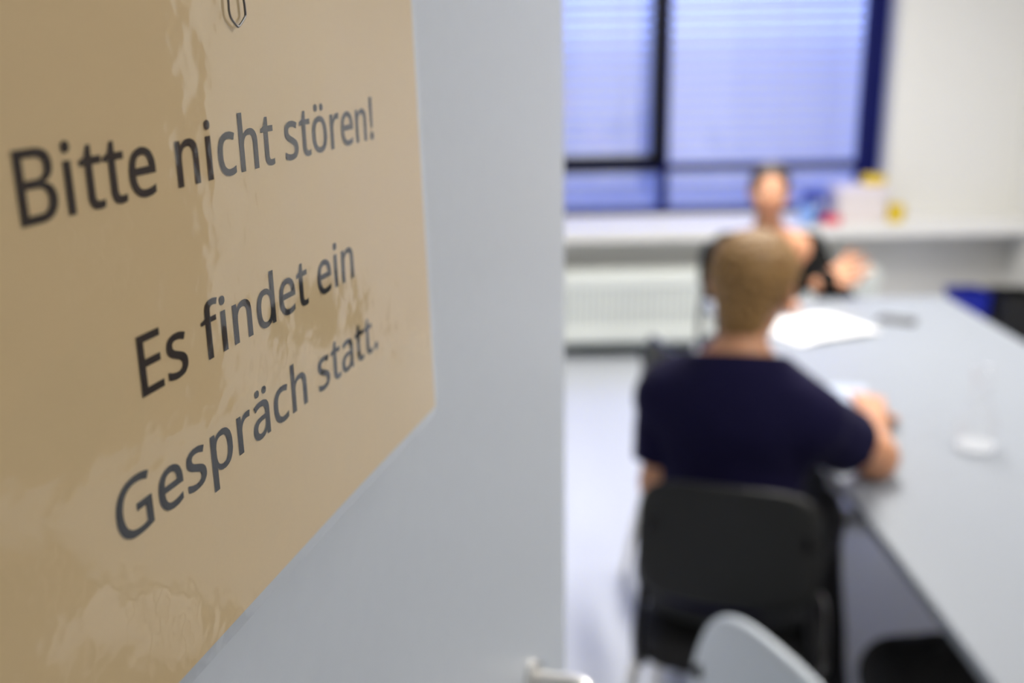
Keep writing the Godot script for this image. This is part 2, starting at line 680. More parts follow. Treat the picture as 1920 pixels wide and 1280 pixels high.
func build_window() -> void:
	var zf := BACK - 0.12          # plane of the window
	var o := structure("window_1", "wide window with dark frame and a sash on the left", "window", Vector3(0, 0, zf))
	var xl := -0.72
	var xm := 0.815
	var xr := 1.955
	var y0 := 0.73
	var y1 := 2.38
	var f := empty_piece()
	add_piece(f, box_piece(Vector3((xl + xr) / 2, y0, 0), Vector3(xr - xl, 0.05, 0.06), 0.005))
	add_piece(f, box_piece(Vector3((xl + xr) / 2, y1, 0), Vector3(xr - xl, 0.05, 0.06), 0.005))
	add_piece(f, box_piece(Vector3(xl, (y0 + y1) / 2, 0), Vector3(0.06, y1 - y0, 0.06), 0.005))
	add_piece(f, box_piece(Vector3(xr - 0.045, (y0 + y1) / 2, 0), Vector3(0.11, y1 - y0, 0.06), 0.005))
	obj("outer_frame", commit(f), M.frame_blue, o)
	obj("mullion", box(Vector3(xm + 0.01, (y0 + y1) / 2, 0), Vector3(0.05, y1 - y0, 0.05), 0.005), M.frame_blue, o)
	obj("transom", box(Vector3((xl + xr) / 2, 0.965, -0.005), Vector3(xr - xl, 0.045, 0.05), 0.005), M.frame_blue, o)
	# opening sash in the left field, proud of the frame
	var s := empty_piece()
	add_piece(s, box_piece(Vector3(xm - 0.03, 1.68, 0.045), Vector3(0.075, 1.40, 0.05), 0.006))
	add_piece(s, box_piece(Vector3(xl + 0.05, 1.68, 0.045), Vector3(0.05, 1.40, 0.05), 0.006))
	add_piece(s, box_piece(Vector3((xm + xl) / 2, 1.005, 0.045), Vector3(xm - xl, 0.06, 0.05), 0.006))
	add_piece(s, box_piece(Vector3((xm + xl) / 2, 2.36, 0.045), Vector3(xm - xl, 0.05, 0.05), 0.006))
	var sash := obj("sash", commit(s), M.frame, o)
	obj("pane", box(Vector3((xm + xl) / 2, 1.68, 0.03), Vector3(xm - xl - 0.1, 1.32, 0.004)), M.glass, sash)
	obj("pane", box(Vector3((xm + xr) / 2 - 0.04, 1.68, 0), Vector3(xr - xm - 0.15, 1.36, 0.004)), M.glass, o)
	obj("lower_pane", box(Vector3((xm + xl) / 2, 0.85, 0), Vector3(xm - xl - 0.05, 0.2, 0.004)), M.glass, o)
	obj("lower_pane", box(Vector3((xm + xr) / 2 - 0.04, 0.85, 0), Vector3(xr - xm - 0.15, 0.2, 0.004)), M.glass, o)
	# outside blind: curved slats, tilted down towards the room
	var b := thing("window_blind", "lowered pale outdoor blind with flat slats behind the window panes", "blind", Vector3(0, 0, BACK - 0.34))
	var a := empty_piece()
	var wide := 0.068
	var steps := 6
	for side in [0, 1]:
		for k in steps + 1:
			var t := float(k) / steps - 0.5
			var y := -4.0 * 0.006 * t * t + (0.0006 if side == 0 else -0.0006)
			for x in [xl - 0.1, xr + 0.1]:
				a[0].append(Vector3(x, y, t * wide))
				a[1].append(Vector3(0, 1 if side == 0 else -1, 8.0 * 0.006 * t / wide).normalized())
		var at: int = side * (steps + 1) * 2
		for k in steps:
			var q := at + k * 2
			for z in [q, q + 1, q + 3, q, q + 3, q + 2]:
				a[2].append(z)
	fix_winding(a)
	var slat := commit(a)
	for k in 29:
		var n := obj("slat", slat, M.slat, b)
		n.position = Vector3(0, 0.74 + k * 0.06, 0)
		n.rotation_degrees.x = 52.0
	for x in [-0.3, 0.62, 1.5]:
		obj("tape", box(Vector3(x, 1.55, 0.036), Vector3(0.008, 1.7, 0.001)), M.slat, b)
	for x in [xl - 0.11, xr + 0.11]:
		obj("guide_rail", box(Vector3(x, 1.55, 0), Vector3(0.02, 1.75, 0.02)), M.frame, b)


# =====================================================================  door and notice
func on_door(s: float, t: float, o: float) -> Vector3:
	return P0 + dd * s + Vector3(0, t, 0) + dn * o


func build_door() -> void:
	# local axes of the door: x = along the leaf from the hinge, y up, z = towards the viewer
	var face := -0.006
	var hinge := on_door(-0.279, 0, face)
	var o := structure("door_1", "grey door standing open with the notice hung on it", "door")
	o.transform = Transform3D(Basis(dd, Vector3.UP, dn), Vector3(hinge.x, 0, hinge.z))
	obj("leaf", box(Vector3(0.438, 1.03, -0.02), Vector3(0.876, 2.04, 0.04), 0.002), M.door, o)
	var hs := 0.455 + 0.279
	var hy := 1.182
	obj("rose", tube([Vector3(hs, hy, 0.0), Vector3(hs, hy, 0.006)], 0.016, 24), M.chrome, o)
	var pl := obj("key_plate", tube([Vector3(hs, hy - 0.09, 0.0), Vector3(hs, hy - 0.09, 0.005)], 0.02, 24), M.chrome, o)
	obj("keyhole", box(Vector3(hs, hy - 0.09, 0.0055), Vector3(0.009, 0.024, 0.001)), M.black, pl)
	var path := smooth_path([Vector3(hs, hy, 0.0), Vector3(hs, hy, 0.02), Vector3(hs, hy, 0.034), Vector3(hs - 0.008, hy, 0.042), Vector3(hs - 0.03, hy, 0.043), Vector3(hs - 0.12, hy, 0.043)], 6)
	obj("lever", tube(path, 0.0088, 20), M.chrome, o)
	for y in [0.25, 1.0, 1.8]:
		obj("hinge", tube([Vector3(-0.006, y - 0.05, 0.004), Vector3(-0.006, y + 0.05, 0.004)], 0.008, 14), M.chrome, o)


# how far the sheet curls off its plane (metres) at s, t
func curl(s: float, t: float) -> float:
	var k := smoothstep(0.14, 0.25, s)
	return k * lerpf(0.0014, -0.0022, clampf((t + 0.126) / 0.176, -0.2, 1.3))


func sheet_mesh(s0: float, s1: float, t0: float, t1: float, lift: float, radius: float) -> ArrayMesh:
	var nu := 60
	var nv := 40
	var a := empty_piece()
	var uv := PackedVector2Array()
	for j in nv + 1:
		for i in nu + 1:
			# rows and columns, corners pulled in to a small radius
			var s := lerpf(s0, s1, float(i) / nu)
			var t := lerpf(t0, t1, float(j) / nv)
			if (i == 0 or i == nu) and (j == 0 or j == nv):
				s += radius * 0.3 * (1 if i == 0 else -1)
				t += radius * 0.3 * (1 if j == 0 else -1)
			a[0].append(Vector3(s, t, curl(s, t) + lift))
			a[1].append(Vector3.BACK)
			uv.append(Vector2(s, -t) * 4.0)
	for j in nv:
		for i in nu:
			var q := j * (nu + 1) + i
			for z in [q, q + nu + 2, q + 1, q, q + nu + 1, q + nu + 2]:
				a[2].append(z)
	fix_winding(a)
	shade(a)
	return commit(a, uv)


func build_notice() -> void:
	var o := thing("laminated_notice", "beige laminated door notice with three lines of black German text", "sign")
	o.transform = Transform3D(Basis(dd, Vector3.UP, dn), P0)
	obj("paper", sheet_mesh(-0.0515, 0.2455, -0.1228, 0.0872, 0.0, 0.0), M.paper, o)
	obj("lamination", sheet_mesh(-0.0545, 0.2485, -0.1262, 0.0905, 0.0004, 0.004), M.film, o)
	var lines := [["Bitte nicht stören!", 0.0, 0.1915, 0.0], ["Es findet ein", 0.0320, 0.1640, -0.0457], ["Gespräch statt.", 0.0165, 0.1825, -0.0771]]
	var font := SystemFont.new()
	font.font_names = PackedStringArray(["Droid Sans"])
	var bolder := FontVariation.new()
	bolder.base_font = font
	bolder.variation_embolden = 0.22
	for l in lines:
		var tm := TextMesh.new()
		tm.font = bolder
		tm.text = l[0]
		tm.font_size = 100
		tm.pixel_size = 0.01
		tm.depth = 0.0
		tm.curve_step = 1.0
		tm.horizontal_alignment = HORIZONTAL_ALIGNMENT_LEFT
		var src := tm.surface_get_arrays(0)
		var v: PackedVector3Array = src[Mesh.ARRAY_VERTEX]
		var ix: PackedInt32Array = src[Mesh.ARRAY_INDEX]
		var lo := v[0]
		var hi := v[0]
		for p in v:
			lo = lo.min(p)
			hi = hi.max(p)
		# the first capital gives the baseline and the cap height
		var cap_lo := 1e9
		var cap_hi := -1e9
		for p in v:
			if p.x < lo.x + 0.3:
				cap_lo = minf(cap_lo, p.y)
				cap_hi = maxf(cap_hi, p.y)
		var a := empty_piece()
		var ky := 0.0147 / (cap_hi - cap_lo)
		var kx: float = (l[2] - l[1]) / (hi.x - lo.x)
		for p in v:
			var s: float = l[1] + (p.x - lo.x) * kx
			var t: float = l[3] + (p.y - cap_lo) * ky
			a[0].append(Vector3(s, t, curl(s, t) + 0.0002))
			a[1].append(Vector3.BACK)
		a[2] = ix
		fix_winding(a)
		var n := obj("printed_line", commit(a), M.ink, o)
		n.set_meta("label", "black printed line reading " + l[0])
	# the wire clip that holds the sheet
	var c := thing("wire_clip", "bent steel wire clip holding the notice at its top edge", "paper clip")
	c.transform = Transform3D(Basis(dd, Vector3.UP, dn), P0)
	var z := 0.0013
	var pts := [Vector3(0.0895, 0.0935, -0.003), Vector3(0.0890, 0.0945, -0.001), Vector3(0.0887, 0.093, z), Vector3(0.0881, 0.07, z), Vector3(0.08785, 0.046, z), Vector3(0.08770, 0.0425, z), Vector3(0.08830, 0.0404, z), Vector3(0.0902, 0.0389, z), Vector3(0.0917, 0.0381, z), Vector3(0.0926, 0.0383, z), Vector3(0.0943, 0.0393, z), Vector3(0.0959, 0.0404, z), Vector3(0.0966, 0.0413, z), Vector3(0.0965, 0.0440, z), Vector3(0.0961, 0.048, z), Vector3(0.0955, 0.07, z), Vector3(0.0945, 0.085, z)]
	obj("front_loop", tube(smooth_path(pts, 4), 0.00032, 10), M.wire, c)
	var back := [Vector3(0.0895, 0.0935, -0.003), Vector3(0.0897, 0.07, -0.003), Vector3(0.0905, 0.052, -0.003), Vector3(0.0925, 0.049, -0.003), Vector3(0.0945, 0.052, -0.003), Vector3(0.095, 0.09, -0.003), Vector3(0.093, 0.115, -0.002), Vector3(0.092, 0.118, 0.0)]
	obj("rear_loop", tube(smooth_path(back, 4), 0.00032, 10), M.wire, c)
	# hook on the door above the frame that the clip hangs from
	var h := thing("door_hook", "small steel hook on the door above the notice", "hook")
	h.transform = Transform3D(Basis(dd, Vector3.UP, dn), P0)
	obj("plate", box(Vector3(0.092, 0.13, -0.005), Vector3(0.016, 0.03, 0.002), 0.0006), M.chrome, h)
	obj("arm", tube(smooth_path([Vector3(0.092, 0.125, -0.005), Vector3(0.092, 0.117, -0.002), Vector3(0.092, 0.1165, 0.003), Vector3(0.092, 0.122, 0.005)], 5), 0.0009, 10), M.chrome, h)


# =====================================================================  furniture
func build_table() -> void:
	var x0 := 0.672
	var x1 := 1.523
	var z0 := -3.53
	var z1 := -1.2
	var c := Vector3((x0 + x1) / 2, 0, (z0 + z1) / 2)
	var o := thing("meeting_table", "long pale grey meeting table with steel foot bars", "table", c)
	obj("tabletop", box(Vector3(0, 0.7275, 0), Vector3(x1 - x0, 0.025, z1 - z0), 0.003), M.table, o)
	for s in [-1, 1]:
		var z: float = s * 0.94
		obj("column", box(Vector3(0, 0.375, z), Vector3(0.07, 0.65, 0.05), 0.006), M.silver, o)
		obj("foot", box(Vector3(0, 0.0275, z), Vector3(0.70, 0.045, 0.08), 0.012), M.silver, o)
		obj("top_bracket", box(Vector3(0, 0.6975, z), Vector3(0.64, 0.035, 0.06), 0.006), M.silver, o)
	obj("beam", box(Vector3(0, 0.66, 0), Vector3(0.04, 0.06, 1.82), 0.004), M.silver, o)


# local axes: the sitter looks along -z, the seat centre is at the origin
func make_chair(called: String, label: String, at: Vector3, turn: float, back_m: Material, seat_m: Material, group: String, back_size := Vector2(0.41, 0.24), back_y := 0.745, round_power := 4.5, seat_w := 0.44) -> Node3D:
	var o := thing(called, label, "chair", at, turn, group)
	var seat := panel_piece(seat_w, 0.43, 0.035, 4.0, func(x, y): return -0.12 * x * x + (0.5 * (y + 0.12) * (y + 0.12) if y < -0.12 else 0.0))
	var x := Transform3D(Basis(Vector3.RIGHT, -PI / 2), Vector3(0, 0.445, 0))
	var p := empty_piece()
	add_piece(p, seat, x)
	obj("seat", commit(p), seat_m, o)
	var back := panel_piece(back_size.x, back_size.y, 0.022, round_power, func(bx, by): return -0.75 * bx * bx + 0.0 * by)
	p = empty_piece()
	add_piece(p, back, Transform3D(Basis(Vector3.RIGHT, deg_to_rad(-10)), Vector3(0, back_y, 0.245)))
	obj("backrest", commit(p), back_m, o)
	var wide := seat_w / 0.44
	for s in [-wide, wide]:
		var up := smooth_path([Vector3(s * 0.19, 0.43, 0.05), Vector3(s * 0.195, 0.425, 0.17), Vector3(s * 0.195, 0.50, 0.215), Vector3(s * 0.185, 0.62, 0.205), Vector3(s * 0.165, back_y + 0.03, 0.235)], 5)
		obj("back_upright", tube(up, 0.011, 10), M.dark_tube, o)
		obj("leg", tube(smooth_path([Vector3(s * 0.18, 0.425, -0.13), Vector3(s * 0.21, 0.40, -0.17), Vector3(s * 0.235, 0.0, -0.20)], 6), 0.0115, 10), M.chrome, o)
		obj("leg", tube(smooth_path([Vector3(s * 0.18, 0.425, 0.13), Vector3(s * 0.21, 0.40, 0.18), Vector3(s * 0.245, 0.0, 0.26)], 6), 0.0115, 10), M.chrome, o)
		obj("seat_rail", tube([Vector3(s * 0.18, 0.425, -0.13), Vector3(s * 0.18, 0.425, 0.13)], 0.0115, 10), M.chrome, o)
	return o


func build_chairs() -> void:
	var g := "meeting room chairs"
	make_chair("meeting_chair", "black chair the man in the navy shirt sits on", Vector3(0.457, 0, -1.93), deg_to_rad(-18), M.black, M.seat_black, g, Vector2(0.335, 0.225), 0.735, 4.5, 0.37)
	make_chair("meeting_chair", "chair the woman in black sits on at the table end", Vector3(0.965, 0, -3.88), PI, M.black, M.seat_black, g)
	make_chair("meeting_chair", "grey-backed empty chair in the bottom foreground pushed under the table", Vector3(0.56, 0, -1.34), deg_to_rad(-68), M.grey_shell, M.seat_black, g, Vector2(0.42, 0.34), 0.645, 2.4)
	make_chair("meeting_chair", "empty dark chair beyond the man's left shoulder before the radiator", Vector3(0.64, 0, -2.75), deg_to_rad(-80), M.black, M.seat_black, g, Vector2(0.40, 0.2), 0.72, 4.0)
	make_chair("meeting_chair", "black chair on the far long side of the table at the right edge", Vector3(1.66, 0, -2.75), deg_to_rad(90), M.black, M.seat_black, g)
	make_chair("meeting_chair", "black chair on the far long side of the table nearest the door", Vector3(1.64, 0, -1.75), deg_to_rad(84), M.black, M.seat_black, g)
	make_chair("meeting_chair", "black chair at the end of the table nearest the door", Vector3(1.12, 0, -1.12), deg_to_rad(6), M.black, M.seat_black, g, Vector2(0.44, 0.40), 0.72, 4.5)


# =====================================================================  people
func hand_prims(wrist: Vector3, dir: Vector3, palm_down: Vector3, thumb_side: float, spread: float, bend: float) -> Array:
	# dir: along the hand; palm_down: out of the palm; thumb_side +1 if the thumb is at dir x palm_down
	var f := dir.normalized()
	var d := (palm_down - f * palm_down.dot(f)).normalized()
	var side := f.cross(d).normalized() * thumb_side
	var out := []
	var knuckle := wrist + f * 0.085
	out.append(["c", wrist - f * 0.03, wrist + f * 0.015, 0.026, 0.024])
	for k in 4:
		var w := 0.028 - 0.0185 * k
		out.append(["c", wrist + f * 0.012 + side * w * 0.6, knuckle + side * w, 0.0145, 0.0105])
	var lens := [0.070, 0.078, 0.073, 0.056]
	for k in 4:
		var w := 0.028 - 0.0185 * k
		var a: Vector3 = knuckle + side * w - f * 0.004
		var df := (f + side * spread * (1.5 - k) * 0.5).normalized()
		var e1 := (df + d * bend * 0.5).normalized()
		var e2 := (df + d * bend * 1.3).normalized()
		var e3 := (df + d * bend * 2.2).normalized()
		var l: float = lens[k]
		var b := a + e1 * l * 0.45
		var c := b + e2 * l * 0.3
		out.append(["c", a, b, 0.0098, 0.0088])
		out.append(["c", b, c, 0.0088, 0.008])
		out.append(["c", c, c + e3 * l * 0.25, 0.008, 0.0068])
	var t0 := wrist + f * 0.02 + side * 0.022
	var t1 := t0 + (f * 0.6 + side * 0.75 + d * 0.3).normalized() * 0.042
	var t2 := t1 + (f * 0.9 + side * 0.35 + d * 0.35).normalized() * 0.032
	out.append(["c", t0, t1, 0.0155, 0.0105])
	out.append(["c", t1, t2, 0.0102, 0.0098])
	out.append(["c", t2, t2 + (f + d * 0.4).normalized() * 0.022, 0.0096, 0.0075])
	return out


# head in its own frame: centre of the skull at the origin, face towards -z, y up; k scales it
func head_prims(x: Transform3D, k: float) -> Array:
	var e := func(c: Vector3, r: Vector3) -> Array: return ["e", x * (c * k), r * k, x.basis]
	var c := func(a: Vector3, b: Vector3, ra: float, rb: float) -> Array: return ["c", x * (a * k), x * (b * k), ra * k, rb * k]
	var out := [e.call(Vector3(0, 0.02, 0.012), Vector3(0.073, 0.092, 0.094)), e.call(Vector3(0, -0.030, -0.030), Vector3(0.060, 0.088, 0.064)), c.call(Vector3(0, -0.099, -0.066), Vector3(0, -0.075, -0.03), 0.021, 0.042)]
	out.append(c.call(Vector3(0, 0.010, -0.088), Vector3(0, -0.030, -0.103), 0.0065, 0.0095))
	out.append(c.call(Vector3(-0.010, -0.033, -0.094), Vector3(0.010, -0.033, -0.094), 0.0065, 0.0065))
	out.append(c.call(Vector3(-0.034, 0.024, -0.078), Vector3(0.034, 0.024, -0.078), 0.008, 0.008))
	for s in [-1.0, 1.0]:
		out.append(e.call(Vector3(s * 0.036, -0.030, -0.062), Vector3(0.024, 0.028, 0.022)))
		out.append(e.call(Vector3(s * 0.076, -0.004, 0.012), Vector3(0.008, 0.030, 0.018)))
		out.append(e.call(Vector3(s * 0.080, 0.008, 0.022), Vector3(0.006, 0.019, 0.012)))
	return out


func face_parts(o: Node3D, x: Transform3D, k: float, brow_m: Material) -> void:
	for s in [-1.0, 1.0]:
		var sp := SphereMesh.new()
		sp.radius = 0.0112 * k
		sp.height = 0.0224 * k
		var e := obj("eye", sp, M.eye, o)
		e.position = x * (Vector3(s * 0.031, 0.003, -0.0765) * k)
		var ip := SphereMesh.new()
		ip.radius = 0.0056 * k
		ip.height = 0.0112 * k
		var i := obj("iris", ip, M.iris, e)
		i.position = x.basis * (Vector3(0, -0.0005, -0.0072) * k)
		var br := []
		for j in 5:
			br.append(x * (Vector3(s * (0.016 + 0.0075 * j), 0.0235 + 0.004 * sin(j * 0.8), -0.0885 + 0.0004 * j * j) * k))
		obj("eyebrow", tube(br, [0.0015, 0.003, 0.003, 0.0025, 0.001], 8), brow_m, o)
	var a := []
	for j in 9:
		var t := j / 4.0 - 1.0
		a.append(x * (Vector3(t * 0.024, -0.064 + 0.003 * t * t, -0.0905 + 0.006 * t * t) * k))
	obj("mouth", tube(a, [0.001, 0.0028, 0.004, 0.0046, 0.0048, 0.0046, 0.004, 0.0028, 0.001], 10), M.lips, o)


func shoe_prims(heel: Vector3, toe: Vector3) -> Array:
	return [["c", heel + Vector3(0, 0.045, 0), toe + Vector3(0, 0.035, 0), 0.042, 0.034], ["c", heel + Vector3(0, 0.075, 0) + (toe - heel) * 0.15, heel.lerp(toe, 0.6) + Vector3(0, 0.045, 0), 0.042, 0.040]]


func build_people() -> void:
	# ---------------- man seen from behind
	var o := thing("person", "seated person with short brown hair and navy t-shirt seen from behind", "person")
	var sl := Vector3(0.323, 0.918, -2.00)
	var sr := Vector3(0.585, 0.895, -1.905)
	var el := Vector3(0.305, 0.735, -1.985)
	var er := Vector3(0.748, 0.785, -1.985)
	var wl := Vector3(0.455, 0.640, -2.21)
	var wr := Vector3(0.822, 0.784, -2.225)
	var neck := Vector3(0.452, 1.0, -1.965)
	var chest := Vector3(0.442, 0.86, -1.955)
	var waist := Vector3(0.435, 0.68, -1.93)
	var hip := Vector3(0.43, 0.545, -1.925)
	var side := (sr - sl).normalized()
	var front := Vector3(0.31, 0, -0.95)
	var hl := hip - side * 0.085
	var hr := hip + side * 0.085
	var kl := Vector3(0.47, 0.53, -2.36)
	var kr := Vector3(0.70, 0.53, -2.24)
	var al := Vector3(0.50, 0.10, -2.42)
	var ar := Vector3(0.70, 0.10, -2.04)
	var tl := al + Vector3(0.05, -0.1, -0.2)
	var tr := ar + Vector3(0.06, -0.1, -0.19)
	var head_x := Transform3D(Basis.from_euler(Vector3(deg_to_rad(-12), deg_to_rad(-24), deg_to_rad(-5))), Vector3(0.485, 1.138, -2.03))
	var torso := [["e", chest + Vector3(0, 0.015, 0), Vector3(0.155, 0.16, 0.105), Basis(Vector3.UP, deg_to_rad(-18))], ["e", waist, Vector3(0.140, 0.17, 0.105), Basis(Vector3.UP, deg_to_rad(-18))], ["e", hip + Vector3(0, 0.02, 0), Vector3(0.165, 0.10, 0.12), Basis(Vector3.UP, deg_to_rad(-18))], ["c", sl, sr, 0.055, 0.055], ["c", neck + Vector3(0, -0.02, 0), sl, 0.05, 0.045], ["c", neck + Vector3(0, -0.02, 0), sr, 0.05, 0.045]]
	var arms := [["c", sl, el, 0.052, 0.039], ["c", el, wl, 0.039, 0.026], ["c", sr, er, 0.052, 0.039], ["c", er, wr, 0.040, 0.026]]
	var legs := [["c", hl, kl, 0.082, 0.058], ["c", kl, al, 0.055, 0.038], ["c", hr, kr, 0.082, 0.058], ["c", kr, ar, 0.055, 0.038]]
	var necks := [["c", neck, head_x * Vector3(0, -0.06, 0.02), 0.052, 0.045]]
	var body := field_piece(torso + arms + legs + necks, 0.012, 0.035)
	add_piece(body, field_piece(head_prims(head_x, 1.0) + [["c", neck + Vector3(0, 0.02, 0), head_x * Vector3(0, -0.05, 0.02), 0.051, 0.045]], 0.004, 0.014))
	add_piece(body, field_piece(hand_prims(wr, Vector3(0.07, 0.02, -0.30), Vector3(-0.2, -1, 0), -1.0, 0.15, 0.16), 0.003, 0.006))
	add_piece(body, field_piece(hand_prims(wl, Vector3(0.06, -0.03, -0.3), Vector3(0, -1, 0), 1.0, 0.12, 0.3), 0.003, 0.006))
	obj("body", commit(body), M.skin, o)
	face_parts(o, head_x, 1.0, M.hair_brown)
	# hair: a cap over the skull, shorter at the nape
	var hp := []
	for e in [[Vector3(0, 0.030, 0.018), Vector3(0.086, 0.086, 0.102)], [Vector3(0, 0.050, -0.025), Vector3(0.079, 0.068, 0.088)], [Vector3(0, -0.025, 0.056), Vector3(0.055, 0.080, 0.050)], [Vector3(0, -0.065, 0.052), Vector3(0.040, 0.040, 0.034)]]:
		hp.append(["e", head_x * e[0], e[1], head_x.basis])
	var face_cut := Plane(head_x.basis * Vector3(0, -0.62, -0.78).normalized(), 0.0)
	face_cut.d = face_cut.normal.dot(head_x * Vector3(0, 0.045, -0.075))
	var ear_l := head_x * Vector3(-0.098, -0.012, -0.002)
	var ear_r := head_x * Vector3(0.098, -0.012, -0.002)
	obj("hair", commit(field_piece(hp, 0.004, 0.02, [face_cut], [[ear_l, 0.034], [ear_r, 0.034]], 0.007, 55.0)), M.hair_brown, o)
	# t-shirt
	var shirt := []
	for p in torso:
		var q: Array = p.duplicate()
		if q[0] == "e":
			q[2] += Vector3.ONE * 0.014
		else:
			q[3] += 0.013
			q[4] += 0.013
		shirt.append(q)
	var cut_l := sl.lerp(el, 0.72)
	var cut_r := sr.lerp(er, 0.60)
	var collar := Plane(Vector3(0.06, 0.95, -0.30).normalized(), neck + Vector3(0, 0.018, 0))
	var hem := Plane(Vector3.DOWN, Vector3(0, 0.53, 0))
	var tee := field_piece(shirt, 0.010, 0.045, [collar, hem], [], 0.004, 9.0)
	add_piece(tee, field_piece([["c", sl, sl.lerp(el, 0.9), 0.068, 0.066]], 0.010, 0.02, [Plane((el - sl).normalized(), cut_l)], [], 0.003, 9.0))
	add_piece(tee, field_piece([["c", sr, sr.lerp(er, 0.9), 0.070, 0.068]], 0.010, 0.02, [Plane((er - sr).normalized(), cut_r)], [], 0.003, 9.0))
	obj("t_shirt", commit(tee), M.navy, o)
	# trousers
	var pants := [["e", hip + Vector3(0, 0.01, 0), Vector3(0.172, 0.105, 0.128), Basis(Vector3.UP, deg_to_rad(-18))]]
	for p in legs:
		var q: Array = p.duplicate()
		q[3] += 0.014
		q[4] += 0.018
		pants.append(q)
	obj("trousers", commit(field_piece(pants, 0.012, 0.03, [Plane(Vector3.DOWN, Vector3(0, 0.085, 0)), Plane(Vector3.UP, Vector3(0, 0.62, 0))], [], 0.004, 9.0)), M.trousers, o)
	for s in [[al, tl], [ar, tr]]:
		obj("shoe", commit(field_piece(shoe_prims(Vector3(s[0].x, 0.0, s[0].z + 0.03), Vector3(s[1].x, 0.0, s[1].z)), 0.007, 0.02, [Plane(Vector3.DOWN, Vector3(0, 0.002, 0))])), M.shoe, o)

	# ---------------- woman facing the camera at the end of the table
	o = thing("person", "seated person in a black top facing the camera and gesturing, window behind", "person")
	sl = Vector3(1.105, 0.865, -3.80)     # her left, on the right of the photo
	sr = Vector3(0.815, 0.875, -3.78)
	el = Vector3(1.190, 0.690, -3.66)
	er = Vector3(0.735, 0.745, -3.62)
	wl = Vector3(1.105, 0.800, -3.545)
	wr = Vector3(0.865, 0.772, -3.46)
	neck = Vector3(0.962, 0.925, -3.80)
	chest = Vector3(0.962, 0.77, -3.80)
	waist = Vector3(0.963, 0.63, -3.83)
	hip = Vector3(0.963, 0.545, -3.85)
	kl = Vector3(1.06, 0.52, -3.40)
	kr = Vector3(0.86, 0.52, -3.40)
	al = Vector3(1.07, 0.10, -3.47)
	ar = Vector3(0.85, 0.10, -3.47)
	head_x = Transform3D(Basis.from_euler(Vector3(deg_to_rad(4), PI + deg_to_rad(-8), deg_to_rad(3))), Vector3(0.952, 1.078, -3.785))
	torso = [["e", chest, Vector3(0.145, 0.15, 0.095)], ["e", waist, Vector3(0.125, 0.15, 0.09)], ["e", hip + Vector3(0, 0.01, 0), Vector3(0.165, 0.10, 0.115)], ["c", sl, sr, 0.047, 0.047], ["c", neck, sl, 0.04, 0.04], ["c", neck, sr, 0.04, 0.04], ["e", chest + Vector3(-0.06, -0.02, 0.07), Vector3(0.06, 0.06, 0.055)], ["e", chest + Vector3(0.06, -0.02, 0.07), Vector3(0.06, 0.06, 0.055)]]
	arms = [["c", sl, el, 0.044, 0.034], ["c", el, wl, 0.034, 0.024], ["c", sr, er, 0.044, 0.034], ["c", er, wr, 0.034, 0.024]]
	hl = hip + Vector3(0.085, 0, 0)
	hr = hip - Vector3(0.085, 0, 0)
	legs = [["c", hl, kl, 0.078, 0.054], ["c", kl, al, 0.05, 0.034], ["c", hr, kr, 0.078, 0.054], ["c", kr, ar, 0.05, 0.034]]
	necks = [["c", neck, head_x * Vector3(0, -0.06, 0.015), 0.046, 0.045]]
	body = field_piece(torso + arms + legs + necks, 0.012, 0.035)
	add_piece(body, field_piece(head_prims(head_x, 0.88) + [["c", neck + Vector3(0, 0.02, 0), head_x * Vector3(0, -0.05, 0.015), 0.046, 0.045]], 0.004, 0.014))
	add_piece(body, field_piece(hand_prims(wl, Vector3(0.20, 0.10, -0.03), Vector3(-0.2, 0.5, 0.7), 1.0, 0.5, 0.12), 0.003, 0.006))
	add_piece(body, field_piece(hand_prims(wr, Vector3(0.12, 0, 0.25), Vector3(0, -1, 0), 1.0, 0.12, 0.25), 0.003, 0.006))
	obj("body", commit(body), M.skin, o)
	face_parts(o, head_x, 0.88, M.hair_dark)
	hp = []
	for e in [[Vector3(0, 0.035, 0.018), Vector3(0.084, 0.092, 0.101)], [Vector3(0, -0.005, 0.055), Vector3(0.074, 0.085, 0.055)], [Vector3(0, 0.02, 0.115), Vector3(0.04, 0.04, 0.035)]]:
		hp.append(["e", head_x * (e[0] * 0.88), e[1] * 0.88, head_x.basis])
	face_cut = Plane(head_x.basis * Vector3(0, -0.45, -0.89).normalized(), 0.0)
	face_cut.d = face_cut.normal.dot(head_x * Vector3(0, 0.075, -0.062))
	obj("hair", commit(field_piece(hp, 0.004, 0.02, [face_cut], [], 0.004, 60.0)), M.hair_dark, o)
	shirt = []
	for p in torso:
		var q: Array = p.duplicate()
		if q[0] == "e":
			q[2] += Vector3.ONE * 0.010
		else:
			q[3] += 0.010
			q[4] += 0.010
		shirt.append(q)
	shirt.append(["c", sl, el, 0.060, 0.056])
	shirt.append(["c", el, el.lerp(wl, 0.95), 0.056, 0.046])
	shirt.append(["c", sr, er, 0.056, 0.048])
	obj("top", commit(field_piece(shirt, 0.010, 0.035, [Plane(Vector3.DOWN, Vector3(0, 0.54, 0)), Plane(Vector3(0, 0.93, -0.37).normalized(), neck + Vector3(0, 0.0, 0))], [[neck + Vector3(0.03, -0.02, 0.10), 0.125]], 0.003, 9.0)), M.black_cloth, o)
	pants = [["e", hip + Vector3(0, 0.0, 0), Vector3(0.172, 0.105, 0.122)]]
	for p in legs:
		var q: Array = p.duplicate()
		q[3] += 0.010
		q[4] += 0.012
		pants.append(q)
	obj("trousers", commit(field_piece(pants, 0.012, 0.03, [Plane(Vector3.DOWN, Vector3(0, 0.085, 0)), Plane(Vector3.UP, Vector3(0, 0.60, 0))])), M.jeans, o)
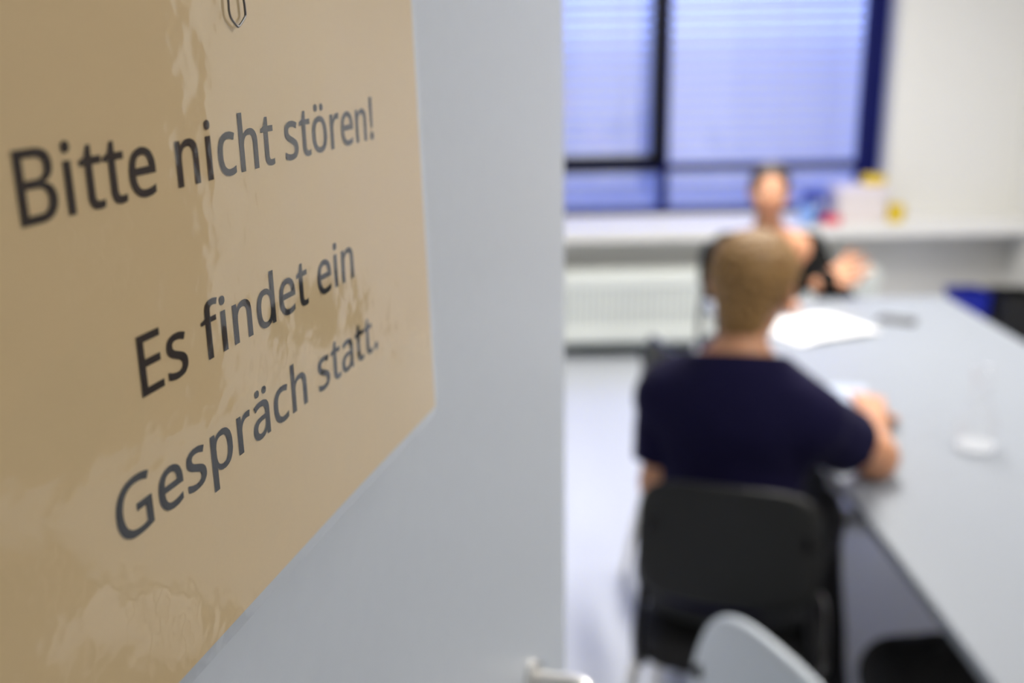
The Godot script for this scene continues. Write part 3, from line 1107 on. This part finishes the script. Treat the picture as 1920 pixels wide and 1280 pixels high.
	for s in [al, ar]:
		obj("shoe", commit(field_piece(shoe_prims(Vector3(s.x, 0.0, s.z - 0.03), Vector3(s.x, 0.0, s.z + 0.17)), 0.007, 0.02, [Plane(Vector3.DOWN, Vector3(0, 0.002, 0))])), M.shoe, o)


# =====================================================================  small things
func bin(label: String, at: Vector3, turn: float, w: float, h: float, m: Material) -> void:
	var o := thing("waste_bin", label, "bin", at, turn, "waste bins in the corner")
	var p := empty_piece()
	var t := 0.006
	var corners := [Vector2(-1, -1), Vector2(1, -1), Vector2(1, 1), Vector2(-1, 1)]
	for k in 4:
		var a: Vector2 = corners[k] * w / 2
		var b: Vector2 = corners[(k + 1) % 4] * w / 2
		var nrm := Vector3(a.x + b.x, 0, a.y + b.y).normalized()
		var lo := 0.78
		var in_a := a - a.sign() * t
		var in_b := b - b.sign() * t
		quad(p, Vector3(a.x * lo, 0, a.y * lo), Vector3(b.x * lo, 0, b.y * lo), Vector3(b.x, h, b.y), Vector3(a.x, h, a.y), nrm)
		quad(p, Vector3(in_a.x * lo, 0.01, in_a.y * lo), Vector3(in_b.x * lo, 0.01, in_b.y * lo), Vector3(in_b.x, h, in_b.y), Vector3(in_a.x, h, in_a.y), -nrm)
		quad(p, Vector3(a.x, h, a.y), Vector3(b.x, h, b.y), Vector3(in_b.x, h, in_b.y), Vector3(in_a.x, h, in_a.y), Vector3.UP)
	add_piece(p, box_piece(Vector3(0, 0.006, 0), Vector3(w * 0.77, 0.012, w * 0.77)))
	obj("body", commit(p), m, o)
	var rim := []
	for c in corners:
		rim.append(Vector3(c.x * w / 2, h, c.y * w / 2))
	obj("rim", tube(rim, 0.007, 8, true), m, o)


func build_small_things() -> void:
	var top := 0.7402
	# papers on the table
	var white := mat(Color(0.96, 0.96, 0.96), 0.7)
	var o := thing("open_notebook", "open white notebook on the table in front of the woman", "notebook", Vector3(0.955, top, -3.12), deg_to_rad(24))
	for s in [-1.0, 1.0]:
		var p := empty_piece()
		add_piece(p, panel_piece(0.155, 0.24, 0.008, 14.0, func(x, y): return 0.01 * cos(x * s * 16.0 + 0.4) - 0.004 + 0.0 * y), Transform3D(Basis(Vector3.RIGHT, -PI / 2), Vector3(s * 0.078, 0.007, 0)))
		obj("page_block", commit(p), white, o)
	o = thing("paper_sheet", "white sheet of paper beside the man's right hand", "paper", Vector3(0.853, top, -2.50), deg_to_rad(-12))
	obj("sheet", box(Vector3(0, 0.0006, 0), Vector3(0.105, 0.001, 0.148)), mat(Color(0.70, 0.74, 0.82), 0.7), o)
	o = thing("phone", "small dark phone lying near the far end of the table", "phone", Vector3(1.235, top, -3.2), deg_to_rad(60))
	obj("case", box(Vector3(0, 0.0045, 0), Vector3(0.062, 0.009, 0.12), 0.003), mat(Color(0.24, 0.25, 0.25), 0.4), o)
	obj("screen", box(Vector3(0, 0.0094, 0), Vector3(0.054, 0.0006, 0.108)), mat(Color(0.05, 0.05, 0.055), 0.12), o)
	# glass carafe with a little water
	o = thing("glass_carafe", "clear glass carafe with a slim neck on the right of the table", "carafe", Vector3(1.02, top, -2.13))
	var outer := [Vector2(0.0, 0.001), Vector2(0.035, 0.001), Vector2(0.046, 0.006), Vector2(0.050, 0.025), Vector2(0.047, 0.055), Vector2(0.034, 0.085), Vector2(0.022, 0.11), Vector2(0.019, 0.14), Vector2(0.021, 0.165), Vector2(0.027, 0.185)]
	obj("glass_body", lathe(outer, 40), M.glass, o)
	obj("glass_base", lathe([Vector2(0, 0.0015), Vector2(0.034, 0.0015), Vector2(0.044, 0.006), Vector2(0.040, 0.012), Vector2(0.0, 0.010)], 40), mat_clear(0.3), o)
	var rim := []
	for k in 32:
		rim.append(Vector3(0.027 * cos(TAU * k / 32), 0.185, 0.027 * sin(TAU * k / 32)))
	obj("glass_rim", tube(rim, 0.0014, 8, true), M.glass, o)
	# black bag on the floor under the table
	o = thing("shoulder_bag", "black bag standing on the floor under the table", "bag", Vector3(0.96, 0, -1.92), deg_to_rad(8))
	obj("bag_body", commit(field_piece([["e", Vector3(0, 0.15, 0), Vector3(0.20, 0.2, 0.13)], ["c", Vector3(-0.15, 0.09, 0), Vector3(0.15, 0.09, 0), 0.1, 0.1], ["c", Vector3(-0.17, 0.33, 0), Vector3(0.17, 0.33, 0), 0.075, 0.075]], 0.012, 0.05, [Plane(Vector3.DOWN, Vector3(0, 0.002, 0))], [], 0.008, 8.0)), M.seat_black, o)
	obj("strap", tube(smooth_path([Vector3(-0.15, 0.30, 0.02), Vector3(-0.10, 0.40, 0.04), Vector3(0.0, 0.44, 0.05), Vector3(0.10, 0.40, 0.04), Vector3(0.15, 0.30, 0.02)], 6), 0.011, 8), M.seat_black, o)
	# bins in the corner
	bin("blue plastic waste bin on the floor in the far right corner", Vector3(2.335, 0, -5.14), 0.1, 0.16, 0.37, mat(Color(0.03, 0.12, 0.62), 0.45))
	bin("black plastic waste bin wedged between blue bin and right wall", Vector3(2.54, 0, -5.08), 0.0, 0.2, 0.37, mat(Color(0.03, 0.03, 0.035), 0.45))
	# things on the ledge
	var sill := 0.7004
	o = thing("storage_box", "white cardboard box on the ledge at the window's right corner", "box", Vector3(1.80, sill, -5.34), deg_to_rad(4))
	obj("carton", box(Vector3(0, 0.075, 0), Vector3(0.25, 0.15, 0.15), 0.003), mat(Color(0.88, 0.85, 0.85), 0.7), o)
	obj("lid", box(Vector3(0, 0.168, 0), Vector3(0.262, 0.036, 0.162), 0.003), mat(Color(0.90, 0.87, 0.90), 0.7), o)
	var yellow := mat(Color(0.88, 0.76, 0.10), 0.6)
	o = thing("yellow_packet", "small yellow packet lying on top of the white box", "packet", Vector3(1.875, sill + 0.1865, -5.34), deg_to_rad(-14))
	var pp := empty_piece()
	add_piece(pp, panel_piece(0.115, 0.075, 0.05, 5.0, func(x, y): return 0.0 * x * y), Transform3D(Basis(Vector3.RIGHT, -PI / 2), Vector3(0, 0.026, 0)))
	obj("wrapper", commit(pp), yellow, o)
	obj("seal", box(Vector3(0.062, 0.026, 0), Vector3(0.016, 0.003, 0.07)), yellow, o)
	o = thing("mug", "yellow mug on the ledge right of the white box", "mug", Vector3(1.985, sill, -5.29), deg_to_rad(30))
	obj("cup", lathe([Vector2(0.0, 0.0), Vector2(0.034, 0.0), Vector2(0.039, 0.004), Vector2(0.041, 0.09), Vector2(0.038, 0.09), Vector2(0.036, 0.008), Vector2(0.0, 0.007)]), yellow, o)
	obj("handle", tube(smooth_path([Vector3(0.039, 0.072, 0), Vector3(0.062, 0.066, 0), Vector3(0.066, 0.045, 0), Vector3(0.055, 0.026, 0), Vector3(0.039, 0.02, 0)], 5), 0.005, 8), yellow, o)
	o = thing("small_carton", "small red carton on the ledge before the white box", "box", Vector3(1.645, sill, -5.25), deg_to_rad(-10))
	obj("carton", box(Vector3(0, 0.024, 0), Vector3(0.085, 0.048, 0.05), 0.002), mat(Color(0.85, 0.22, 0.30), 0.55), o)
	obj("lid_flap", box(Vector3(0, 0.0487, 0.004), Vector3(0.083, 0.001, 0.04)), mat(Color(0.92, 0.72, 0.72), 0.55), o)
	o = thing("file_box", "deep blue file box on the ledge behind the woman's shoulder", "box", Vector3(1.585, sill, -5.36), deg_to_rad(6))
	obj("case", box(Vector3(0, 0.075, 0), Vector3(0.085, 0.15, 0.11), 0.003), mat(Color(0.07, 0.14, 0.52), 0.5), o)
	obj("spine_label", box(Vector3(0, 0.09, 0.0555), Vector3(0.05, 0.05, 0.001)), mat(Color(0.65, 0.70, 0.85), 0.6), o)
	o = thing("drinking_cup", "pale blue cup on the ledge beside the woman's neck", "cup", Vector3(1.515, sill, -5.24), 0.0)
	obj("cup", lathe([Vector2(0.0, 0.0), Vector2(0.033, 0.0), Vector2(0.036, 0.003), Vector2(0.045, 0.095), Vector2(0.042, 0.095), Vector2(0.034, 0.006), Vector2(0.0, 0.005)]), mat(Color(0.55, 0.70, 0.93), 0.5), o)
	# tall cupboard against the right wall, outside the frame: its dark wood is what the notice mirrors on its left
	var wood := mat(Color.WHITE, 0.5)
	wood.albedo_texture = noise_tex(0.02, 256, Color(0.34, 0.235, 0.145), Color(0.46, 0.33, 0.21), 21)
	wood.uv1_triplanar = true
	wood.uv1_world_triplanar = true
	wood.uv1_scale = Vector3(3.0, 0.5, 3.0)
	for k in 2:
		o = thing("tall_cupboard", ["brown wooden cupboard against the right wall beside the table", "brown wooden cupboard against the right wall nearest the door"][k], "cupboard", Vector3(RIGHT - 0.215, 0, -2.15 + k * 1.02), 0.0, "cupboards along the right wall")
		obj("carcass", box(Vector3(0, 1.0, 0), Vector3(0.42, 2.0, 1.0), 0.003), wood, o)
		for j in [-1, 1]:
			var door := obj("door", box(Vector3(-0.219, 1.03, j * 0.249), Vector3(0.018, 1.9, 0.49), 0.003), wood, o)
			obj("handle", tube([Vector3(-0.25, 0.95, j * 0.05), Vector3(-0.25, 1.12, j * 0.05)], 0.006, 10), M.chrome, door)
